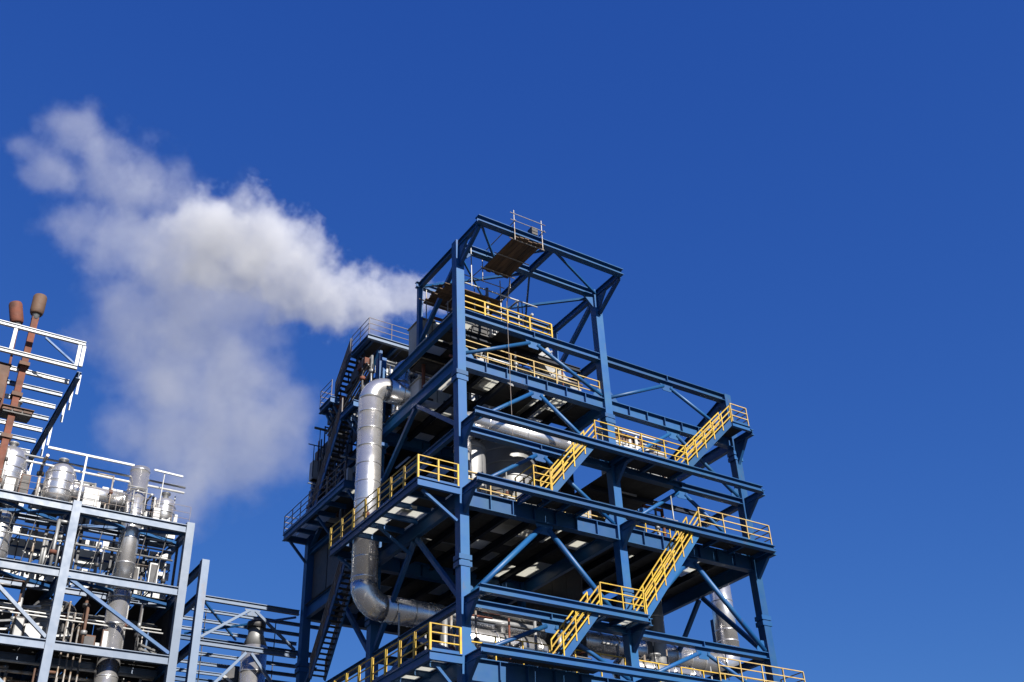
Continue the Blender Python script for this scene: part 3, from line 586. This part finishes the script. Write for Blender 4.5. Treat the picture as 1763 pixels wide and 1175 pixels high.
Lp.railing([(-20.4, 17.62, 25.87), (-6.6, 17.62, 25.87)], DIM, toe=False, tube=.02, post=.026, step=1.0)
for k in range(12): Lp.add('cable', rod((-20+k*1.1, 18.0+.1*(k % 3), 22.4), (-19.6+k*1.1, 18.0+.1*(k % 3), 25.5), .025, 6), DARK)
# large silver stack of the left plant
St = Thing('silver_stack', 'tall silver vertical pipe behind the pale beams of the left plant', 'pipe', (-9.35, 18.7, 0))
St.pipe((-9.35, 18.7, 0), (-9.35, 18.7, 22.0), .56, ALU, bands=(.55, .60, .65, .72, .74, .80, .86, .92, .985)); St.pipe((-9.35, 18.7, 22.1), (-9.35, 18.7, 29.1), .52, ALU, bands=(.03, .2, .4, .6, .8, .97))
# bundle of thin vertical lines and ladder
for k, (x, lab) in enumerate(((-11.75, 'thin grey riser farthest from the silver stack'), (-11.4, 'thin grey riser second from the pale column'), (-11.1, 'thin grey riser third from the pale column'), (-10.75, 'thin grey riser closest to the silver stack'))):
    line(lab, [(x, 18.3+.1*k, 11), (x, 18.3+.1*k, 21.0-.5*k), (x, 19.6, 21.0-.5*k)], .045, TUBE, 'riser_line')
vessel('process_vessel', 'silver vessel inside the left plant behind the upper beams', -15.6, 19.3, 22.4, 25.5, .6, ALU, ribs=2)
vessel('process_vessel', 'rounded silver vessel on top of the left plant beside the tall white rail post', -13.3, 19.1, 25.9, 28.6, .75, ALU, ribs=3, dome=.5)
vessel('process_vessel', 'fat silver vessel on top of the left plant beside the gantry leg', -15.9, 19.2, 25.9, 29.0, .9, ALU, ribs=3, dome=.6)
vessel('process_vessel', 'small silver vessel on the left plant next to the stack top', -7.7, 19.0, 25.9, 27.8, .6, ALU, ribs=2, dome=.4)
DU = Thing('roof_duct', 'silver duct lying along the top of the left plant', 'duct', (-11, 18.9, 26)); DU.pipe((-12.6, 19.0, 27.2), (-9.9, 19.0, 27.2), .45, ALU, bands=(.1, .4, .7, .95)); DU.add('saddle', box(-11.4, -11.1, 18.8, 19.2, 25.9, 26.9), GALV); DU.add('elbow', elbow((-12.6, 19.0, 27.2), (-1, 0, 0), (0, 0, -1), .55, .45), ALU, smooth=True)
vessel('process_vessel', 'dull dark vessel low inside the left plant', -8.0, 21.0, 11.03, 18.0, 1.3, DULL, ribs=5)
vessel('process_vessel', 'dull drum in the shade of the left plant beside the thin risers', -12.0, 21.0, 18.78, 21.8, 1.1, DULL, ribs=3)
La = Thing('access_ladder', 'yellow access ladder on the left plant at the picture edge', 'ladder', (-16.0, 17.2, 15))
for x in (-16.35, -15.85): La.add('stile', bar((x, 17.2, 15.0), (x, 17.2, 22.6), .07, .05), CREAM)
for k in range(24): La.add('rung', rod((-16.35, 17.2, 15.2+k*.3), (-15.85, 17.2, 15.2+k*.3), .02, 6), CREAM)

# ================================================================== roof gantry frame at the left edge
G = Thing('gantry_frame', 'white open roof frame of parallel purlins above the left plant', 'frame', (-18, 22, 26))
GX0, GX1 = -24.0, -13.7
G.add('top_beam', ib((GX0, 17.4, 35.35), (GX1, 17.4, 35.35), .23, .17), WHITEP); G.add('lower_beam', ib((GX0, 17.4, 33.75), (GX1-.2, 17.4, 33.75), .24, .18), WHITEP)
for x in (-13.75, -13.98, -17.35): G.add('post', box(x-.09, x+.09, 17.32, 17.48, 33.76, 35.06), WHITEP)
for k in range(9):
    y = 19.3+k*1.6; G.add('purlin', ib((GX0, y, 33.85), (-13.85, y, 33.85), .25, .17), WHITEP if k % 2 == 0 else PALE)
    if k not in (3, 6): G.add('hanger_strip', box(-13.55, -13.43, y-.9, y-.86, 32.4 if k else 32.6, 33.85), WHITEP)
G.add('edge_beam', ib((-13.7, 17.55, 33.52), (-13.7, 33.0, 33.52), .42, .24), BLUE); G.add('edge_beam', ib((-19.5, 17.55, 33.52), (-19.5, 33.0, 33.52), .4, .24), BLUE)
G.add('brace', bar((-15.8, 17.4, 35.0), (-13.9, 17.5, 33.8), .1, .1), BLUE); G.add('brace', bar((-18.6, 18.0, 35.1), (-19.4, 19.6, 33.5), .3, .3), BLUE)
for x, y in ((-13.95, 30.6), (-19.7, 30.6), (-19.7, 20.0)): G.add('leg', box(x, x+.4, y, y+.4, -.02, 33.1), PALE if x > -15 else BLUE)
# rust posts with capped heads
def stackpost(label, x, y, z0, z1, tilt, wd, mh, hh=1.25, hr=.38):
    t = Thing('capped_stack', label, 'stack', (x, y, z0)); top = V((x+tilt, y, z1))
    t.add('shaft', bar((x, y, z0), top, wd, wd, (0, 1, 0)), RUST)
    d = (top-V((x, y, z0))).normalized(); n = V((tilt*1.2, 0, 1)).normalized()
    t.add('neck', lathe([(hr*.55, -.1), (hr*.55, .25), (hr*.85, .30)], top, n), GALV, smooth=True)
    t.add('cap', lathe([(hr*.8, .25), (hr*.92, .33), (hr, .5), (hr, .2+hh), (hr*.9, .3+hh), (hr*.4, .34+hh)], top, n), mh, smooth=True)
    for z in (26.5, 29.0, 31.5, 33.4):
        if z < z1-1 and wd > .3: t.add('collar', box(x-.27, x+.27, y-.27, y+.27, z, z+.22), BROWN)
stackpost('thick rusty post with tan capped head behind the white roof frame', -16.45, 18.3, 22.4, 36.6, 0, .34, TAN, 1.2, .37)
stackpost('thin rusty pole with leaning red brown capped head', -16.95, 18.9, 30.0, 36.1, -.22, .12, RUST, 1.25, .36)
rt = unit('rusty_box', 'dark rusty box hanging beside the thick rusty post', -18.9, -17.1, 18.0, 19.2, 31.0, 33.2, BROWN, BROWN)
unit('rusty_box', 'small dark platform box lower on the thick rusty post', -17.0, -15.5, 17.9, 18.9, 30.4, 30.75, BROWN, DARK)

# ================================================================== pipe rack between the plant and the tower
K = Thing('pipe_rack', 'blue truss rack bridging the left plant and the tower', 'pipe rack', (-3, 21, 0))
for y in (17.4, 24.0):
    K.add('column', box(-5.75, -5.35, y-.2, y+.2, -.02, 24.0), PALE if y < 20 else BLUE)
    for z in (22.1, 19.75, 15.5): K.add('beam', ib((-5.345, y, z), (.0 if y < 20 else 4.0, y, z), .27, .2), PALE if y < 20 else BLUE)
for z in (24.0, 22.3, 19.7): K.add('beam', ib((-5.55, 17.62, z), (-5.55, 23.78, z), .42, .24), BLUE)
for y in (19.2, 20.8, 22.4):
    for z in (22.05, 19.7): K.add('joist', ib((-5.4, y, z), (2.0, y, z), .18, .14), PALE)
def kb(a, b, t=.12, m=PALE): K.add('brace', bar(a, b, t, t), m)
kb((-2.8, 17.4, 21.7), (-5.3, 17.4, 19.9), .13); kb((-2.5, 17.4, 21.7), (-.1, 17.4, 19.9), .13); kb((-2.8, 17.4, 19.4), (-5.3, 17.4, 16.5), .14); kb((-2.5, 17.4, 19.4), (0, 17.4, 16.6), .14)
kb((-5.3, 17.6, 21.9), (-1.5, 23.0, 21.9), .1, BLUE); kb((0, 17.8, 21.85), (-4.5, 23.0, 21.85), .1, BLUE)
K.add('gusset', plate([(-3.1, 17.4, 21.75), (-2.2, 17.4, 21.75), (-2.4, 17.4, 21.4), (-2.9, 17.4, 21.4)], (0, 1, 0), .04), PALE)
for x in (-4.6, -.6): K.add('hanger', rod((x, 19.2, 18.0), (x, 19.2, 22.0), .03, 6), DARK)
C2 = Thing('silver_chimney', 'short silver chimney with conical cap inside the blue rack', 'chimney', (-1.95, 18.5, 0))
C2.pipe((-1.95, 18.5, 0), (-1.95, 18.5, 20.1), .68, ALU, bands=(.86, .93)); C2.add('cone', lathe([(.68, 0), (.42, .7), (.42, 1.0)], (-1.95, 18.5, 20.1)), DULL, smooth=True); C2.add('cap', lathe([(.5, 0), (.5, .35), (.2, .5)], (-1.95, 18.5, 21.12)), DARK, smooth=True)
Dk = Thing('inclined_duct', 'dark sloping duct leading to the silver chimney', 'duct', (-4, 21, 16))
Dk.add('duct_body', bar((-5.2, 20.6, 15.0), (-2.3, 19.6, 19.0), .8, .8), DARK); Dk.add('flange', bar((-2.75, 19.75, 18.38), (-2.67, 19.72, 18.49), .95, .95), GALV)

# ================================================================== smoke
def smoke(name, label, blobs, dens, seed, lo, hi, colr):
    import bmesh
    bm = bmesh.new()
    for x, y, z, r in blobs:
        bmesh.ops.create_icosphere(bm, subdivisions=3, radius=r*1.2, matrix=Matrix.Translation((x, y, z)))
    me = bpy.data.meshes.new(name); bm.to_mesh(me); bm.free()
    o = bpy.data.objects.new(name, me); col.objects.link(o); o['kind'] = 'stuff'; o['label'] = label; o['category'] = 'smoke'
    md = o.modifiers.new('remesh', 'REMESH'); md.mode = 'VOXEL'; md.voxel_size = .55
    m = bpy.data.materials.new(name); m.use_nodes = True; n = m.node_tree; L = n.links; n.nodes.clear()
    out = n.nodes.new('ShaderNodeOutputMaterial'); pv = n.nodes.new('ShaderNodeVolumePrincipled'); L.new(pv.outputs[0], out.inputs['Volume'])
    pv.inputs['Color'].default_value = (*colr, 1); pv.inputs['Anisotropy'].default_value = .0
    tc = n.nodes.new('ShaderNodeTexCoord')
    # warp
    wn = n.nodes.new('ShaderNodeTexNoise'); wn.inputs['Scale'].default_value = .22; wn.inputs['Detail'].default_value = 2; L.new(tc.outputs['Object'], wn.inputs['Vector'])
    sb = n.nodes.new('ShaderNodeVectorMath'); sb.operation = 'SUBTRACT'; L.new(wn.outputs['Color'], sb.inputs[0]); sb.inputs[1].default_value = (.5, .5, .5)
    ml = n.nodes.new('ShaderNodeVectorMath'); ml.operation = 'SCALE'; ml.inputs['Scale'].default_value = 3.2; L.new(sb.outputs[0], ml.inputs[0])
    ad = n.nodes.new('ShaderNodeVectorMath'); L.new(tc.outputs['Object'], ad.inputs[0]); L.new(ml.outputs[0], ad.inputs[1])
    last = None
    for x, y, z, r in blobs:
        ds = n.nodes.new('ShaderNodeVectorMath'); ds.operation = 'DISTANCE'; L.new(ad.outputs[0], ds.inputs[0]); ds.inputs[1].default_value = (x, y, z)
        mm = n.nodes.new('ShaderNodeMath'); mm.operation = 'MULTIPLY_ADD'; mm.inputs[1].default_value = -1/r; mm.inputs[2].default_value = 1; L.new(ds.outputs['Value'], mm.inputs[0])
        if last is None: last = mm
        else:
            mx = n.nodes.new('ShaderNodeMath'); mx.operation = 'SMOOTH_MAX'; mx.inputs[2].default_value = .15; L.new(last.outputs[0], mx.inputs[0]); L.new(mm.outputs[0], mx.inputs[1]); last = mx
    no = n.nodes.new('ShaderNodeTexNoise'); no.noise_dimensions = '4D'; no.inputs['W'].default_value = seed; no.inputs['Scale'].default_value = .33; no.inputs['Detail'].default_value = 6; no.inputs['Roughness'].default_value = .66
    L.new(tc.outputs['Object'], no.inputs['Vector'])
    f = n.nodes.new('ShaderNodeMath'); f.operation = 'MULTIPLY_ADD'; f.inputs[1].default_value = 2.5; L.new(no.outputs[0], f.inputs[0]); L.new(last.outputs[0], f.inputs[2])
    mr = n.nodes.new('ShaderNodeMapRange'); mr.interpolation_type = 'SMOOTHSTEP'; mr.inputs[1].default_value = lo; mr.inputs[2].default_value = hi; mr.inputs[3].default_value = 0; mr.inputs[4].default_value = dens; L.new(f.outputs[0], mr.inputs[0])
    L.new(mr.outputs[0], pv.inputs['Density'])
    me.materials.append(m)
    m.cycles.volume_step_rate = .5
    return o
smoke('smoke_plume', 'thick pale smoke plume drifting away from behind the tower top', [
 (18.1,33.0,59.3,2.0), (14.4,34.0,58.8,3.3), (11.0,34.0,57.2,3.8), (7.6,34.6,57.0,4.3), (3.6,33.5,57.3,4.7), (0.5,34.0,58.9,5.2), (-2.9,34.4,59.2,5.0)], .23, 3.1, 1.33, 1.75, (.87, .875, .885))
smoke('smoke_tail', 'thin torn smoke at the far high end of the plume', [
 (-2.5,34.0,58.5,5.8), (-6.2,34.0,57.2,5.8), (-9.2,33.5,60.6,4.9), (-12.5,34.5,62.5,4.5), (-15.3,34.0,64.8,3.1), (-16.1,34.5,60.2,3.2), (-18.2,34.0,61.5,2.0), (-10.5,34.0,55.1,4.5), (-13.7,34.0,55.5,3.6)], .10, 5.7, 1.38, 2.0, (.74, .75, .77))
smoke('steam_plume', 'thin grey steam cloud rising from the left plant', [
 (-0.2,33.0,52.5,4.7), (-4.0,34.0,51.3,5.7), (-8.0,34.5,48.6,4.6), (-4.7,33.5,44.9,5.0), (-0.8,33.0,44.7,5.3), (2.1,32.0,41.5,3.7), (-1.3,31.0,38.6,5.0), (0.6,30.0,37.3,3.3), (-5.3,32.0,39.0,4.3), (-4.7,28.0,34.0,3.3), (-5.2,24.0,30.8,2.5), (-6.4,19.8,27.9,2.0), (3.2,31.5,39.5,3.2), (3.6,32.0,43.5,3.0)], .11, 8.4, 1.12, 2.0, (.60, .61, .64))
